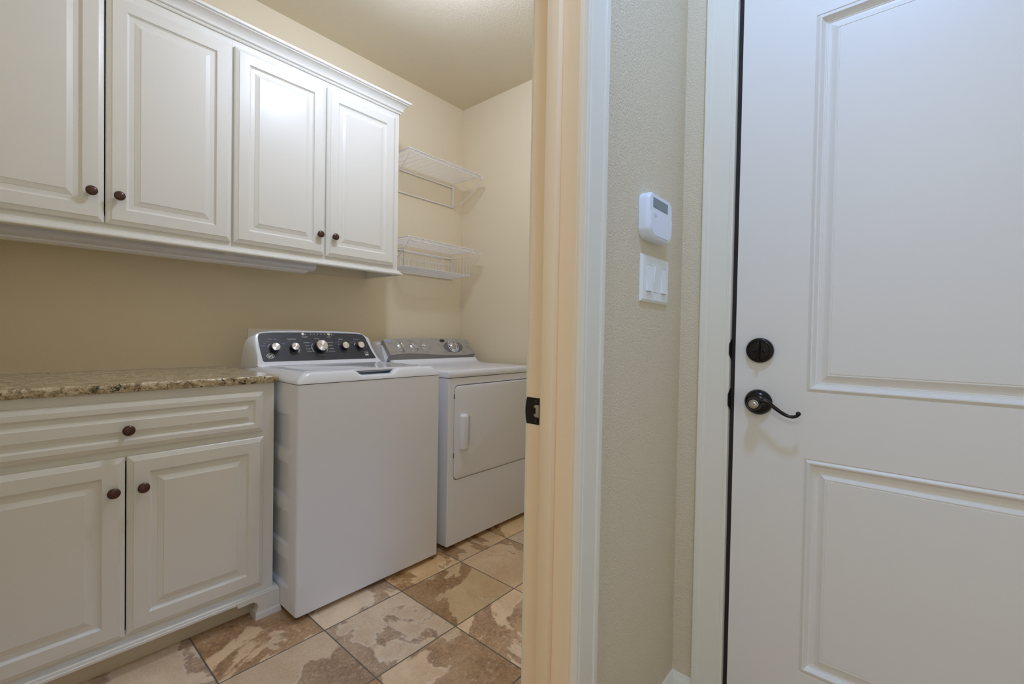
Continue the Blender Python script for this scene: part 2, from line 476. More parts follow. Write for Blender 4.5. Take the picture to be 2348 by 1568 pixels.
# the hall door: two raised panels between stiles and rails
def hall_door():
    fx = 1.340; th = .0445
    y0, y1 = .3382, -.5690         # left (latch) and right (hinge) edges
    z0, z1 = .012, 2.036
    pl, pr = .1717, -.4025
    pan = [(.2400, .7850), (.9530, 1.8915)]
    mb = MB()
    at = lambda y, z, h: (fx - h, y, z)
    hs = [[(fx, pl, a), (fx, pr, a), (fx, pr, b), (fx, pl, b)] for a, b in pan]
    mb.holed([(fx, y0, z0), (fx, y1, z0), (fx, y1, z1), (fx, y0, z1)], hs)
    prof = [(0, 0), (.0012, -.0026), (.003, -.0012), (.006, .0016), (.0085, .0026), (.011, .0022), (.0125, .0005), (.015, -.004), (.0185, -.0085),
            (.0205, -.0090), (.0212, -.0105), (.0240, -.0105), (.0247, -.0118), (.0280, -.0118), (.033, -.0098), (.0395, -.0052), (.044, -.0026), (.0455, -.0026), (.046, -.0036), (.0482, -.0036), (.0488, -.0024)]
    for a, b in pan:
        rings = []
        for d, h in prof:
            rings.append([at(pl-d, a+d, h), at(pr+d, a+d, h), at(pr+d, b-d, h), at(pl-d, b-d, h)])
        mb.loft(rings, True, False, True)
    ring = [(y0, z0), (y1, z0), (y1, z1), (y0, z1)]
    mb.loft([[(fx, y, z) for y, z in ring], [(fx+th, y, z) for y, z in ring]], True, False, True)
    d = struct('door_1', mb, M['doorpaint'], 'white two-panel hall door with dark bronze deadbolt and lever', 'door', 22)
    # deadbolt
    c = Vector((fx, .2772, 1.0545))
    mb = MB().lathe(c, (-1, 0, 0), [(.0330, 0), (.0332, .004), (.0322, .0105), (.0300, .0130), (.0265, .0138), (.0258, .0128), (.0245, .0128), (.0238, .0142), (.012, .0150), (.001, .0150)], 48)
    db = mb.build('deadbolt', M['bronze_dark'], d, 40); tag(db, 'dark bronze round deadbolt')
    mb = MB()
    rings = []
    for t in range(-8, 9):
        s = t/8; hz = s*.0255; wd = .0016+.0028*math.sqrt(max(0, 1-s*s)); dp = .015+.0165*math.sqrt(max(.03, 1-s*s*.93))
        rings.append([(fx-.0148, c.y-wd, c.z+hz), (fx-dp, c.y-wd*.55, c.z+hz), (fx-dp, c.y+wd*.55, c.z+hz), (fx-.0148, c.y+wd, c.z+hz)])
    mb.loft(rings)
    mb.build('thumb_turn', M['bronze_dark'], db, 40)
    for s in (-1, 1):
        mb = MB().lathe((fx-.0148, c.y+s*.0125, c.z-.002), (-1, 0, 0), [(.0042, 0), (.0042, .0015), (.003, .0028), (.001, .0032)], 18)
        mb.build('screw', M['bronze_dark'], db, 40)
    # lever set
    c = Vector((fx, .2782, .9160))
    mb = MB().lathe(c, (-1, 0, 0), [(.0335, 0), (.0337, .003), (.0325, .0065), (.029, .0125), (.022, .018), (.014, .0205), (.001, .021)], 48)
    lv = mb.build('lever_rosette', M['bronze_dark'], d, 40); tag(lv, 'dark bronze lever handle set')
    pts = [(.2700, .9175), (.2640, .9235), (.2560, .9255), (.2470, .9225), (.2369, .9149), (.222, .904), (.2074, .8955), (.1952, .8928), (.1852, .8950), (.1800, .9000)]
    rad = [.0092, .0080, .0066, .0056, .0050, .0047, .0044, .0042, .0040, .0040]
    pts2, rad2 = [], []
    n = len(pts)
    for i in range(n-1):
        for q in range(4):
            t = q/4
            g = lambda a, k: a[max(0, min(n-1, k))]
            def cr(k):
                p0, p1, p2, p3 = g(pts, i-1)[k], g(pts, i)[k], g(pts, i+1)[k], g(pts, i+2)[k]
                return .5*((2*p1)+(-p0+p2)*t+(2*p0-5*p1+4*p2-p3)*t*t+(-p0+3*p1-3*p2+p3)*t**3)
            pts2.append((fx-.0455+.003*abs(i+t-5)/5, cr(0), cr(1))); rad2.append(rad[i]*(1-t)+rad[i+1]*t)
    pts2.append((fx-.0455, *pts[-1])); rad2.append(rad[-1])
    mb = MB().tube(pts2, .006, 14, rad=rad2)
    bmesh.ops.create_uvsphere(mb.bm, u_segments=16, v_segments=12, radius=.0056, matrix=Matrix.Translation((fx-.0445, .1805, .9020)))
    mb.lathe((fx-.018, c.y, c.z), (-1, 0, 0), [(.0135, 0), (.0125, .012), (.0150, .022), (.0168, .027), (.0168, .034), (.0152, .0365), (.0120, .0372), (.001, .0372)], 32)
    mb.build('lever', M['bronze_dark'], lv, 40, double=False)
    mb = MB().lathe((fx-.0550, c.y, c.z), (-1, 0, 0), [(.0118, 0), (.0118, .0014), (.0105, .0022), (.0095, .0014), (.0092, .0014), (.0085, .0045), (.0060, .0058), (.001, .0060)], 28)
    mb.box(fx-.0622, fx-.058, c.y-.0060, c.y+.0060, c.z-.0010, c.z+.0010)
    tag(mb.build('lock_button', M['nickel'], lv, 40, double=False), 'polished nickel lock button')
    return d
hall_door()

# baseboards in the hall corner
def base_prof(): return [(0, .0), (.014, .0), (.014, .052), (.0125, .056), (.0125, .060), (.0105, .063), (.0115, .066), (.0095, .073), (.0055, .080), (.0045, .085), (.002, .088), (0, .088)]
mb = MB()
bp = base_prof()
mb.loft([[(JX+.0097+.0835, YF0-t, z) for t, z in bp], [(DX-t, YF0-t, z) for t, z in bp], [(DX-t, DY0+.0810, z) for t, z in bp]], False, False, False)
struct('baseboard_hall', mb, M['trim'], 'white moulded baseboard in the hall corner', 'baseboard', 25)
mb = MB()
mb.loft([[(XR-t, YF1, z) for t, z in bp], [(XR-t, YB-t, z) for t, z in bp], [(1.42, YB-t, z) for t, z in bp]], False, False, False)
struct('baseboard_right', mb, M['trim'], 'white baseboard along the laundry end wall', 'baseboard', 25)

# ================================================================== CABINETS
PANEL = [(0, -.0105), (.003, -.0075), (.012, -.0030), (.0145, -.0022), (.0160, 0), (.054, 0), (.0552, -.0012), (.0566, -.0040), (.0600, -.0070),
         (.0615, -.0078), (.0760, -.0078), (.0770, -.0066), (.0785, -.0062), (.0900, -.0020), (.0915, -.0016), (.0925, -.0004)]
def cabinet_panel(name, x0, x1, z0, z1, fy, parent, prof=PANEL, th=.0195, label=None):
    """raised-panel front facing -Y with its face at fy"""
    mb = MB()
    at = lambda x, z, h: (x, fy - h, z)
    nested(mb, x0, x1, z0, z1, [(0, -th)] + prof, at)
    mb.poly([(x0, fy+th, z0), (x1, fy+th, z0), (x1, fy+th, z1), (x0, fy+th, z1)])
    o = mb.build(name, M['cabinet'], parent, 18)
    if label: o['label'] = label
    return o
def knob(x, z, fy, parent):
    mb = MB().lathe((x, fy, z), (0, -1, 0), [(.0085, 0), (.0080, .0015), (.0058, .004), (.0052, .010), (.0075, .0135), (.0135, .0165), (.0158, .0190), (.0160, .0210), (.0145, .0238), (.0095, .0262), (.0004, .0270)], 28, cap1=True)
    o = mb.build('knob', M['bronze'], parent, 60); o['label'] = 'oil-rubbed bronze knob'
    return o

WY, WF = YB, 2.083          # wall cabinets: back and face-frame front
WD = 2.063                  # door faces
ZB, ZT = 1.394, 2.300
def wall_cabinet(x0, x1, doors, label, centre=None):
    t = thing('wall_cabinet', ((x0+x1)/2, WY, ZB), label, 'wall cabinet', 'wall cabinets')
    mb = MB()
    p = .018
    mb.box(x0, x0+p, WF+.02, WY, ZB, ZT); mb.box(x1-p, x1, WF+.02, WY, ZB, ZT)
    mb.box(x0+p, x1-p, WF+.02, WY, ZT-p, ZT); mb.box(x0+p, x1-p, WY-.008, WY, ZB+.06, ZT-p)
    mb.build('carcass', M['cabinet'], t)
    mb = MB().box(x0+p, x1-p, WF+.02, WY-.0185, 1.438, 1.438+p)
    mb.box(x0+p, x1-p, WY-.018, WY, ZB, 1.456)
    mb.build('bottom_panel', M['cabinet_in'], t)
    mb = MB()
    st = .030
    mb.box(x0, x0+st, WF, WF+.02, ZB+.006, ZT); mb.box(x1-st, x1, WF, WF+.02, ZB+.006, ZT)
    mb.box(x0+st, x1-st, WF, WF+.02, ZB+.006, 1.468); mb.box(x0+st, x1-st, WF, WF+.02, 2.215, ZT)
    if centre: mb.box(centre-.020, centre+.020, WF, WF+.02, 1.468, 2.215)
    mb.build('face_frame', M['cabinet'], t)
    for a, b, kx, kz in doors:
        d = cabinet_panel('door', a, b, 1.4428, 2.2380, WD, t)
        knob(kx, kz, WD, d)
    return t
wall_cabinet(XL+.002, .6415, [(-.131, .2511, .2175, 1.5395), (.2555, .6370, .2885, 1.5385)], 'cream two-door wall cabinet above the granite counter')
wall_cabinet(.6420, 1.4465, [(.6465, 1.0290, 1.000, 1.5360), (1.0372, 1.4170, 1.0730, 1.5360)], 'cream two-door wall cabinet above the washing machine', 1.0331)

def moulding_run(mb, prof, xl, xr, yf, yw):
    """prof = (projection, z); runs along the front then returns to the wall on the right"""
    mb.loft([[(xl, yf-p, z) for p, z in prof], [(xr+p, yf-p, z) for p, z in prof], [(xr+p, yw, z) for p, z in prof]], False, True, True)
crown = [(0, 2.268), (.0055, 2.268), (.0075, 2.2705), (.0085, 2.2735), (.0075, 2.2765), (.0065, 2.2785), (.0110, 2.2790), (.0145, 2.2815), (.0155, 2.2850), (.0148, 2.2875),
         (.0165, 2.2930), (.0205, 2.3000), (.0265, 2.3070), (.0335, 2.3125), (.0390, 2.3150), (.0400, 2.3180), (.0440, 2.3205), (.0470, 2.3215), (.0475, 2.3235), (.0475, 2.3315), (.0465, 2.3330), (0, 2.3330)]
mb = MB(); moulding_run(mb, crown, XL+.002, 1.4468, WF-.0002, WY-.0005)
tag(mb.build('crown_moulding', M['cabinet'], None, 22), 'cream crown moulding along the top of the wall cabinets', 'crown moulding')
rail = [(0, 1.4235), (.0050, 1.4235), (.0065, 1.4220), (.0068, 1.4195), (.0085, 1.4180), (.0100, 1.4165), (.0120, 1.4135), (.0170, 1.4085), (.0215, 1.4070), (.0228, 1.4050), (.0225, 1.4005), (.0200, 1.3985), (.0060, 1.3965), (0, 1.3965)]
mb = MB(); moulding_run(mb, rail, XL+.002, 1.4468, WF-.0002, WY-.0005)
tag(mb.build('light_rail', M['cabinet'], None, 22), 'cream light-rail moulding under the wall cabinet doors', 'moulding')

# under-cabinet light
t = thing('under_cabinet_light', (.30, 2.19, 1.365), 'long unlit light strip fixed under the wall cabinets', 'under-cabinet light')
mb = MB()
prof = [(2.128, 1.438), (2.128, 1.392), (2.132, 1.385), (2.142, 1.380), (2.160, 1.376), (2.215, 1.374), (2.245, 1.380), (2.250, 1.388), (2.250, 1.438)]
mb.loft([[(XL+.03, y, z) for y, z in prof], [(1.020, y, z) for y, z in prof]])
mb.build('lens', M['lens'], t, 40)
mb = MB().box(XL+.03, 1.000, 2.168, 2.178, 1.3685, 1.3765, .001, 1)
mb.box(XL+.03, 1.006, 2.20, 2.232, 1.367, 1.3765, .002, 1)
mb.build('lens_ridge', M['white_soft'], t)

# base cabinet
BF, BD, BXR = 1.815, 1.797, .7095
t = thing('base_cabinet', (.27, 2.1, 0), 'cream base cabinet with one drawer and two doors', 'base cabinet')
mb = MB()
x0 = XL+.002
mb.box(x0, x0+.018, BF+.02, YB-.002, .0, .8835); mb.box(BXR-.018, BXR, BF+.02, YB-.002, .0, .8835)
mb.box(x0+.018, BXR-.018, BF+.02, YB-.02, .100, .118); mb.box(x0+.018, BXR-.018, YB-.02, YB-.002, .1, .8835)
mb.build('carcass', M['cabinet'], t)
mb = MB().box(x0+.018, BXR-.018, BF+.045, BF+.060, 0, .100)
mb.build('toe_kick', M['cabinet_in'], t)
mb = MB()
for a, b, c, d in ((x0, -.09, .085, .8835), (.657, BXR, .085, .8835), (-.09, .657, .085, .135), (-.09, .657, .670, .715), (-.09, .657, .840, .8835)):
    mb.box(a, b, BF, BF+.02, c, d)
mb.build('face_frame', M['cabinet'], t)
DRAWER = [(d*k, h) for (d, h), k in zip(PANEL, [1]*5+[.55]*6+[.56, .57, .66, .66, .66])]
DRAWER = [(0, -.0105), (.003, -.0075), (.012, -.0030), (.0145, -.0022), (.0160, 0), (.031, 0), (.0322, -.0012), (.0336, -.0040), (.0365, -.0070), (.0380, -.0078), (.0470, -.0078), (.0478, -.0066), (.0490, -.0062), (.0585, -.0020), (.0600, -.0004)]
d = cabinet_panel('drawer_front', -.1210, .6690, .7050, .8560, BD, t, DRAWER)
knob(.2740, .7690, BD, d)
d = cabinet_panel('door', -.1290, .2695, .1180, .6830, BD, t); knob(.2395, .5835, BD, d)
d = cabinet_panel('door', .2735, .6705, .1210, .6835, BD, t); knob(.3105, .5835, BD, d)
# furniture-style base: moulded apron with cut-out feet
mb = MB()
fy = 1.7935
def apron(xa, xb, flip):
    q = lambda u: xb - u if not flip else xa + u     # u measured from the outer end of the foot
    out = [(0, .030), (.0, .0865)]
    return out
bot = [(.1455+.0015, .0805), (.1455, .0690), (.118, .0690), (.104, .0705), (.092, .0690), (.083, .0630), (.0775, .0540), (.0770, .0440), (.0800, .0330), (.0850, .0250)]
xr_, xl_ = BXR+.0185, x0
right = [(xr_-u, z) for u, z in bot]
left = [(xl_+.02+u*.8, z) for u, z in bot]
outline = [(xl_, .0250)] + list(reversed(left)) + right + [(xr_, .0250), (xr_, .0850), (xl_, .0850)]
outline = [(x, z) for x, z in outline]
o_f = [(x, fy, z) for x, z in outline]; o_b = [(x, BF+.012, z) for x, z in outline]
mb.holed(o_f, []); mb.holed(o_b, [])
mb.loft([o_f, o_b], True, False, False)
# side return of the apron on the washer side
mb.box(BXR+.0005, xr_, BF+.012, YB-.05, .0250, .0850)
# top ledge
led = [(0, .0850), (.0005, .0875), (-.0035, .0890), (-.0045, .0960), (-.0075, .0985), (-.0215, .0990)]
mb.loft([[(xl_, fy-p, z) for p, z in led], [(xr_+p, fy-p, z) for p, z in led], [(xr_+p, YB-.05, z) for p, z in led]], False, False, False)
# flared feet
for xa, xb, ex in ((.6430, xr_, .0075), (xl_, xl_+.09, 0)):
    fl = [(0, .0255), (.0010, .0215), (.0030, .0190), (.0045, .0090), (.0065, .0015), (.0065, 0)]
    mb.loft([[(xa - (.4*p), BF+.03, z) for p, z in fl], [(xa - .4*p, fy-p, z) for p, z in fl], [(xb + (p if ex else 0), fy-p, z) for p, z in fl], [(xb + (p if ex else 0), BF+.25, z) for p, z in fl]], False, False, False)
    mb.box(xa, xb, fy+.0005, BF+.055, 0, .0255)
    mb.box(xa+.012, xb-.002, fy+.014, BF+.055, .0200, .0850)
mb.build('footed_plinth', M['cabinet'], t, 25)

# granite worktop with a chiselled front edge
def granite():
    zt, zb = .9135, .8842
    ya, yb = 1.792, YB-.001
    xa, xb = XL+.001, .7210
    mb = MB(); rnd = random.Random(3)
    def wob(x, z, amp):
        return amp*(math.sin(x*61+z*300)*.35+math.sin(x*143+z*170+1.3)*.3+rnd.uniform(-.5, .5))
    path = []
    n1, n2 = 190, 130
    for i in range(n1+1): path.append((xa+(xb-.012-xa)*i/n1, ya, 0, -1))
    for k in range(1, 6):
        a = -PI/2+k/6*PI/2; path.append((xb-.012+.012*math.cos(a), ya+.012+.012*math.sin(a), math.cos(a), math.sin(a)))
    for i in range(n2+1): path.append((xb, ya+.012+(yb-ya-.012)*i/n2, 1, 0))
    prof = [(.0100, zt), (.0045, zt-.0004), (.0012, zt-.0020), (-.0006, zt-.0060), (0, zt-.0120), (.0012, zt-.0180), (.0034, zt-.0235), (.0075, zt-.0270), (.0125, zb+.0004), (.020, zb)]
    rings = []
    for x, y, nx, ny in path:
        ring = []
        for j, (ins, z) in enumerate(prof):
            am = (.0005, .0010, .0016, .0024, .0030, .0034, .0034, .0026, .0012, 0)[j]
            s = wob(x+y*.7, z, am) - ins
            ring.append((min(x+nx*s, .7235), y+ny*s, z + (wob(y+x, z, .0008) if 0 < j < 8 else 0)))
        rings.append(ring)
    mb.loft(rings, False, False, False)
    top = [r[0] for r in rings]; btm = [r[-1] for r in rings]
    mb.holed(top + [(xa, yb, zt)], []); mb.holed(btm + [(xa, yb, zb)], [])
    return mb.build('countertop', M['granite'], None, 50)
tag(granite(), 'speckled beige granite worktop with rough edge on the base cabinet', 'countertop')

# ================================================================== WASHING MACHINE
def washer():
    x0, x1, y0, y1 = .7290, 1.4005, 1.656, 2.300
    zb, zs = .0200, .8845
    t = thing('washing_machine', ((x0+x1)/2, 1.98, 0), 'white top-load washing machine with dark grey control panel', 'washing machine')
    mb = MB()
    # shell built from faces so the left side can carry its pressed panels
    r = .010
    fp = rrect(x0, x1, y0, y1, r, 4)
    n = len(fp)
    front_pts = [p for p in fp]
    lo = [(x, y, zb+.004) for x, y in fp]; hi = [(x, y, zs) for x, y in fp]
    ins = [(x+(.004 if x < 1 else -.004), y+(.004 if y < 2 else -.004), zb) for x, y in fp]
    mb.loft([ins, lo], True, True, False)
    # side walls except the flat left face
    vlo = [mb.bm.verts.new(p) for p in lo]; vhi = [mb.bm.verts.new(p) for p in hi]
    for i in range(n):
        j = (i+1) % n
        if abs(fp[i][0]-x0) < 1e-6 and abs(fp[j][0]-x0) < 1e-6: continue
        mb.bm.faces.new((vlo[i], vlo[j], vhi[j], vhi[i]))
    mb.poly(hi)
    holes = []; recs = []
    for za, zc, ya in ((.6300, .7680, 1.7165), (.4480, .5830, 1.7175), (.2660, .3980, 1.7190), (.1050, .2160, 1.7205)):
        o = rrect(ya, 2.24, za, zc, (.018, .018, .018, .030), 6)
        o = rrect(ya, 2.24, za, zc, (.016, .016, .03, .034), 6)
        holes.append([(x0, y, z) for y, z in o])
        i_ = rrect(ya+.0022, 2.238, za+.010, zc-.0012, (.014, .014, .028, .032), 6)
        recs.append([(x0+.0085, y, z) for y, z in i_])
    mb.holed([(x0, y0+r, zb+.004), (x0, y1-r, zb+.004), (x0, y1-r, zs), (x0, y0+r, zs)], holes)
    for h, c in zip(holes, recs): mb.loft([h, c], True, False, True)
    mb.build('cabinet_shell', M['white'], t, 30)
    for x in (x0+.05, x1-.05):
        for y in (y0+.06, y1-.06):
            MB().lathe((x, y, 0), (0, 0, 1), [(.022, 0), (.022, .008), (.012, .009), (.012, .0215)], 16).build('foot', M['black'], t)
    # top cap with the scooped front
    def ring(z, ix, iyf, iyb, rr, scoop=0.0, zmin=None):
        pts = rrect(x0-.0015+ix, x1+.0015-ix, y0-.0015+iyf, y1-iyb, rr, 5)
        # refine the front run so the scoop is smooth
        out = []
        for a, b in zip(pts, pts[1:]+pts[:1]):
            out.append(a)
            if abs(a[1]-b[1]) < 1e-6 and a[1] < 1.8 and abs(b[0]-a[0]) > .3:
                for k in range(1, 60): out.append((a[0]+(b[0]-a[0])*k/60, a[1]))
        res = []
        for x, y in out:
            zz = z
            if scoop and y < 1.80:
                u = (x-1.0680)/.1080
                s = 0 if abs(u) >= 1 else (1 if abs(u) < .62 else .5+.5*math.cos(PI*(abs(u)-.62)/.38))
                zz = z - scoop*s
            res.append((x, y, zz))
        return res
    mb = MB()
    rings = [ring(.8862, .004, .004, 0, .012), ring(.8872, 0, 0, 0, .014), ring(.8900, 0, 0, 0, .014), ring(.9000, .0055, .0035, .010, .016),
             ring(.9150, .0190, .0090, .090, .020, .010), ring(.9230, .0290, .0140, .130, .024, .0175), ring(.9275, .0360, .0195, .150, .026, .0215), ring(.9285, .0420, .0260, .165, .028, .0220), ring(.9280, .0520, .0400, .20, .030, .0220), ring(.9055, .0530, .0420, .20, .030, 0)]
    mb.loft(rings, True, True, True)
    cap = mb.build('top_cap', M['white'], t, 40)
    # lid
    mb = MB()
    def lring(z, d, rf):
        return [(x, y, z) for x, y in rrect(.7850+d, 1.3470-d, 1.7000+d, 2.0720-d, (rf, rf, .01, .01), 8)]
    mb.loft([lring(.9150, .004, .045), lring(.9160, .0010, .045), lring(.9265, 0, .045), lring(.9290, .0020, .044), lring(.9300, .0060, .042), lring(.9300, .0180, .036), lring(.9288, .0260, .030)], True, True, True)
    lid = mb.build('lid', M['lid'], t, 45)
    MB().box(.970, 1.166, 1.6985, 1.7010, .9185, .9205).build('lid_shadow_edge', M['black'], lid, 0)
    # rear deck behind the lid
    mb = MB().box(x0+.050, x1-.050, 2.0800, 2.150, .9040, .9278, .003)
    mb.build('rear_deck', M['white'], t)
    # console: loft from the front outline to a wider back outline
    PY = lambda z: 2.12+(z-.94)*.5
    front = [(.757, .9265), (.7600, .945), (.7620, .960), (.7630, 1.000), (.7635, 1.040), (.7670, 1.0570), (.7780, 1.0690), (.7980, 1.0765), (.8550, 1.0815), (.9450, 1.0842), (1.0500, 1.0850), (1.2050, 1.0836), (1.2600, 1.0812), (1.2880, 1.0772), (1.3060, 1.0700), (1.3180, 1.0600), (1.3270, 1.0480), (1.3340, 1.0250), (1.3420, .9980), (1.3500, .9720), (1.3580, .9500), (1.3680, .9360), (1.3770, .9265)]
    back = [(.7350, .9000), (.7350, .9250), (.7350, .9500), (.7350, .9900), (.7360, 1.0250), (.7420, 1.0430), (.7560, 1.0560), (.7800, 1.0640), (.8450, 1.0700), (.9400, 1.0730), (1.0500, 1.0740), (1.2050, 1.0725), (1.2700, 1.0700), (1.3050, 1.0660), (1.3300, 1.0580), (1.3480, 1.0470), (1.3600, 1.0300), (1.3680, 1.0050), (1.3760, .9780), (1.3840, .9520), (1.3900, .9330), (1.3940, .9150), (1.3950, .9000)]
    def mixr(a, f, yoff):
        return [((1-f)*p[0]+f*q[0], 0, (1-f)*p[1]+f*q[1]) for p, q in zip(front, back)]
    r0 = [(x, PY(z), z) for x, z in front]
    inner = [(x+(1.06-x)*.012, z-.0012) for x, z in front]
    rI = [(x, PY(z)-.0008, z) for x, z in inner]
    r1 = [((x*.8+X*.2), PY(z)*.8+2.200*.2, z*.85+Z*.15) for (x, z), (X, Z) in zip(front, back)]
    r2 = [((x*.35+X*.65), PY(z)*.35+(2.196+(1.03-z)*.40)*.65, z*.35+Z*.65) for (x, z), (X, Z) in zip(front, back)]
    r4 = [(x, 2.205+(1.03-z)*.45, z) for x, z in back]
    mb = MB(); mb.loft([rI, r0, r1, r2, r4], True, True, True)
    con = mb.build('console', M['white'], t, 50)
    # dark control panel
    nrm = Vector((0, -1, .5)).normalized()
    def pp(x, z, off): return Vector((x, PY(z), z)) + nrm*off
    pan = [(.7892, .9436), (.7835, .9470), (.7817, .9522), (.7784, 1.0016), (.7778, 1.0400), (.7784, 1.0507), (.7810, 1.0600), (.7880, 1.0670), (.8006, 1.0715), (.8535, 1.0761), (.9415, 1.0790), (1.0500, 1.0800), (1.2037, 1.0788), (1.2560, 1.0765), (1.2854, 1.0725), (1.3010, 1.0655), (1.3126, 1.0527), (1.3165, 1.0390), (1.3216, 1.0194), (1.3316, .9804), (1.3460, .9480), (1.3455, .9448), (1.3383, .9439)]
    mb = MB(); mb.loft([[pp(x, z, .0002) for x, z in pan], [pp(x, z, .0022) for x, z in pan]], True, False, True)
    cp = mb.build('control_panel', M['charcoal'], con, 30); tag(cp, 'charcoal grey control panel')
    uz = Vector((0, .5, 1)).normalized()
    def putter(x, z, off=.0027):
        c = pp(x, z, off)
        return lambda u, v: c + Vector((u, 0, 0)) + uz*v
    # lettering
    mb = MB(); mbb = MB()
    T = lambda s, x, z, sz=.0088, al='CENTER', m=None: add_text(m or mb, s, sz*.86, putter(x, z), al, 1.06)
    T('Water Level', .8368, 1.0428, m=mbb); T('Temperature', .9231, 1.0434); T('DeepFill', .9882, 1.0537); T('START', 1.1100, 1.0540, .0080)
    T('Normal', 1.0462, 1.0452, .0082)
    for s, x, z in (('Delicates', 1.0040, 1.0266), ('Bulky', .9985, 1.0123), ('Towels', 1.0035, .9974), ('Sanitize', 1.0075, .9853)): T(s, x, z, .0078, 'RIGHT')
    for s, x, z in (('Quick Wash', 1.0895, 1.0268), ('Whites', 1.1000, 1.0130), ('Casuals', 1.1010, .9975), ('Activewear', 1.0955, .9850)): T(s, x, z, .0078, 'LEFT')
    T('Drain & Spin', 1.0557, .9672, .0074); T('Option', 1.1707, 1.0439); T('AutoSoak', 1.2565, 1.0442, m=mbb)
    for s, x, z in (('Small', .8020, 1.0240), ('PreciseFill', .7925, 1.0130), ('Med', .8180, 1.0320), ('Super', .8660, 1.0150), ('Cold', .8830, 1.0200), ('Tap Cold', .8830, 1.0245), ('Cool', .9060, 1.0310), ('Colors', .9500, 1.0020), ('Warm', .9520, .9910), ('Hot', .9490, .9820),
                    ('Rinse', 1.1420, 1.0270), ('Extra', 1.1580, 1.0345), ('Soak', 1.1600, 1.0295), ('Off', 1.1860, 1.0290), ('Softener', 1.1980, 1.0160),
                    ('2nd', 1.2270, 1.0300), ('Rinse', 1.2280, 1.0250), ('30 min', 1.2420, 1.0325), ('Off', 1.2640, 1.0320)):
        T(s, x, z, .0056, m=mbb)
    for i, s in enumerate(('Fill', 'Soak', 'Wash', 'Rinse', 'Spin')):
        T(s, 1.0194+i*.0176, 1.0716, .0040, m=mbb)
    T('lid lock', 1.1375, 1.0690, .0040, m=mbb); T('delay', 1.1370, 1.0645, .0040, m=mbb)
    # arcs, dots and ticks printed round the dials
    def arc(m, cx, cz, r_, a0, a1, wd, n=16):
        a = [math.radians(a0+(a1-a0)*k/n) for k in range(n+1)]
        P = putter(cx, cz)
        ri = [m.bm.verts.new(P(r_*math.cos(q), r_*math.sin(q))) for q in a]; ro = [m.bm.verts.new(P((r_+wd)*math.cos(q), (r_+wd)*math.sin(q))) for q in a]
        for i in range(n): m.bm.faces.new((ri[i], ri[i+1], ro[i+1], ro[i]))
    arc(mb, 1.0507, 1.0021, .0375, 145, 215, .0018); arc(mb, 1.0507, 1.0021, .0375, -42, -8, .0018)
    arc(mb, .9253, .9999, .0255, -50, -8, .0018); arc(mb, .8382, .9998, .0255, 150, 162, .0030); arc(mb, .8382, .9998, .0255, 128, 140, .0030)
    arc(mb, 1.1775, 1.0043, .0265, 140, 152, .0030); arc(mb, 1.1775, 1.0043, .0265, 28, 40, .0030); arc(mb, 1.2638, 1.0058, .0255, 128, 158, .0030)
    for i in range(5):
        arc(mb, 1.0194+i*.0176, 1.0668, .0001, 0, 360, .0020, 10)
    arc(mb, 1.1255, 1.0690, .0001, 0, 360, .0018, 10); arc(mb, 1.1260, 1.0645, .0001, 0, 360, .0018, 10)
    arc(mb, .9960, 1.0665, .0001, 0, 360, .0018, 10)
    P = putter(.9905, 1.0665); mb.poly([P(-.005, -.0006), P(.005, -.0006), P(.005, .0006), P(-.005, .0006)])
    for x, z in ((1.0085, 1.0266), (1.0045, 1.0123), (1.0075, .9974), (1.0125, .9853), (1.0950, 1.0130), (1.0945, .9975), (1.0900, .9850)):
        P = putter(x, z); mb.poly([P(-.0025, -.0004), P(.0025, -.0004), P(.0025, .0004), P(-.0025, .0004)])
    # badge lower right
    P = putter(1.2978, .9690)
    for (a, b, c, d_) in ((-.0095, .0095, .0098, .0108), (-.0095, .0095, -.0108, -.0040), (-.0095, -.0086, -.0108, .0108), (.0086, .0095, -.0108, .0108)):
        mb.poly([P(a, c), P(b, c), P(b, d_), P(a, d_)])
    add_text(mb, '10', .0130, lambda u, v: P(u, v+.0030))
    absorb(cp, mb, M['ink_white'])
    absorb(cp, mbb, M['ink_blue'])
    # monogram roundel
    rc = pp(.8167, .9675, .0022)
    def rp(u, v, o=0): return rc + Vector((u*1.10, 0, 0)) + uz*v*.78 + nrm*o
    mb = MB(); n = 40
    mb.loft([[rp(.0152*math.cos(2*PI*k/n), .0152*math.sin(2*PI*k/n), .0004) for k in range(n)], [rp(.0152*math.cos(2*PI*k/n), .0152*math.sin(2*PI*k/n), .0010) for k in range(n)],
             [rp(.0133*math.cos(2*PI*k/n), .0133*math.sin(2*PI*k/n), .0010) for k in range(n)], [rp(.0133*math.cos(2*PI*k/n), .0133*math.sin(2*PI*k/n), .0004) for k in range(n)]], True, False, False)
    def curl(pts, r_=.0009):
        mb.tube([rp(u*.0152, v*.0152, .0006) for u, v in pts], r_, 6)
    spir = lambda cx, cy, r_, a0, a1, k0=1, k1=.5, n=14: [(cx+r_*(k0+(k1-k0)*i/n)*math.cos(math.radians(a0+(a1-a0)*i/n)), cy+r_*(k0+(k1-k0)*i/n)*math.sin(math.radians(a0+(a1-a0)*i/n))) for i in range(n+1)]
    curl(spir(-.28, .12, .36, 40, 330)); curl(spir(-.20, -.26, .24, 60, -250)); curl(spir(.26, .24, .26, -40, 240, 1, .6)); curl(spir(.24, -.20, .32, 120, -170, 1, .6)); curl([(-.55, -.05), (-.2, 0), (.2, .02), (.5, -.05)])
    for k in range(4):
        a = k*90+45
        curl(spir(.70*math.cos(math.radians(a)), .70*math.sin(math.radians(a)), .18, a+60, a+260, 1, .6, 10))
    tag(mb.build('monogram_roundel', M['ink_white'], con, 40, double=False), 'silver round monogram emblem')
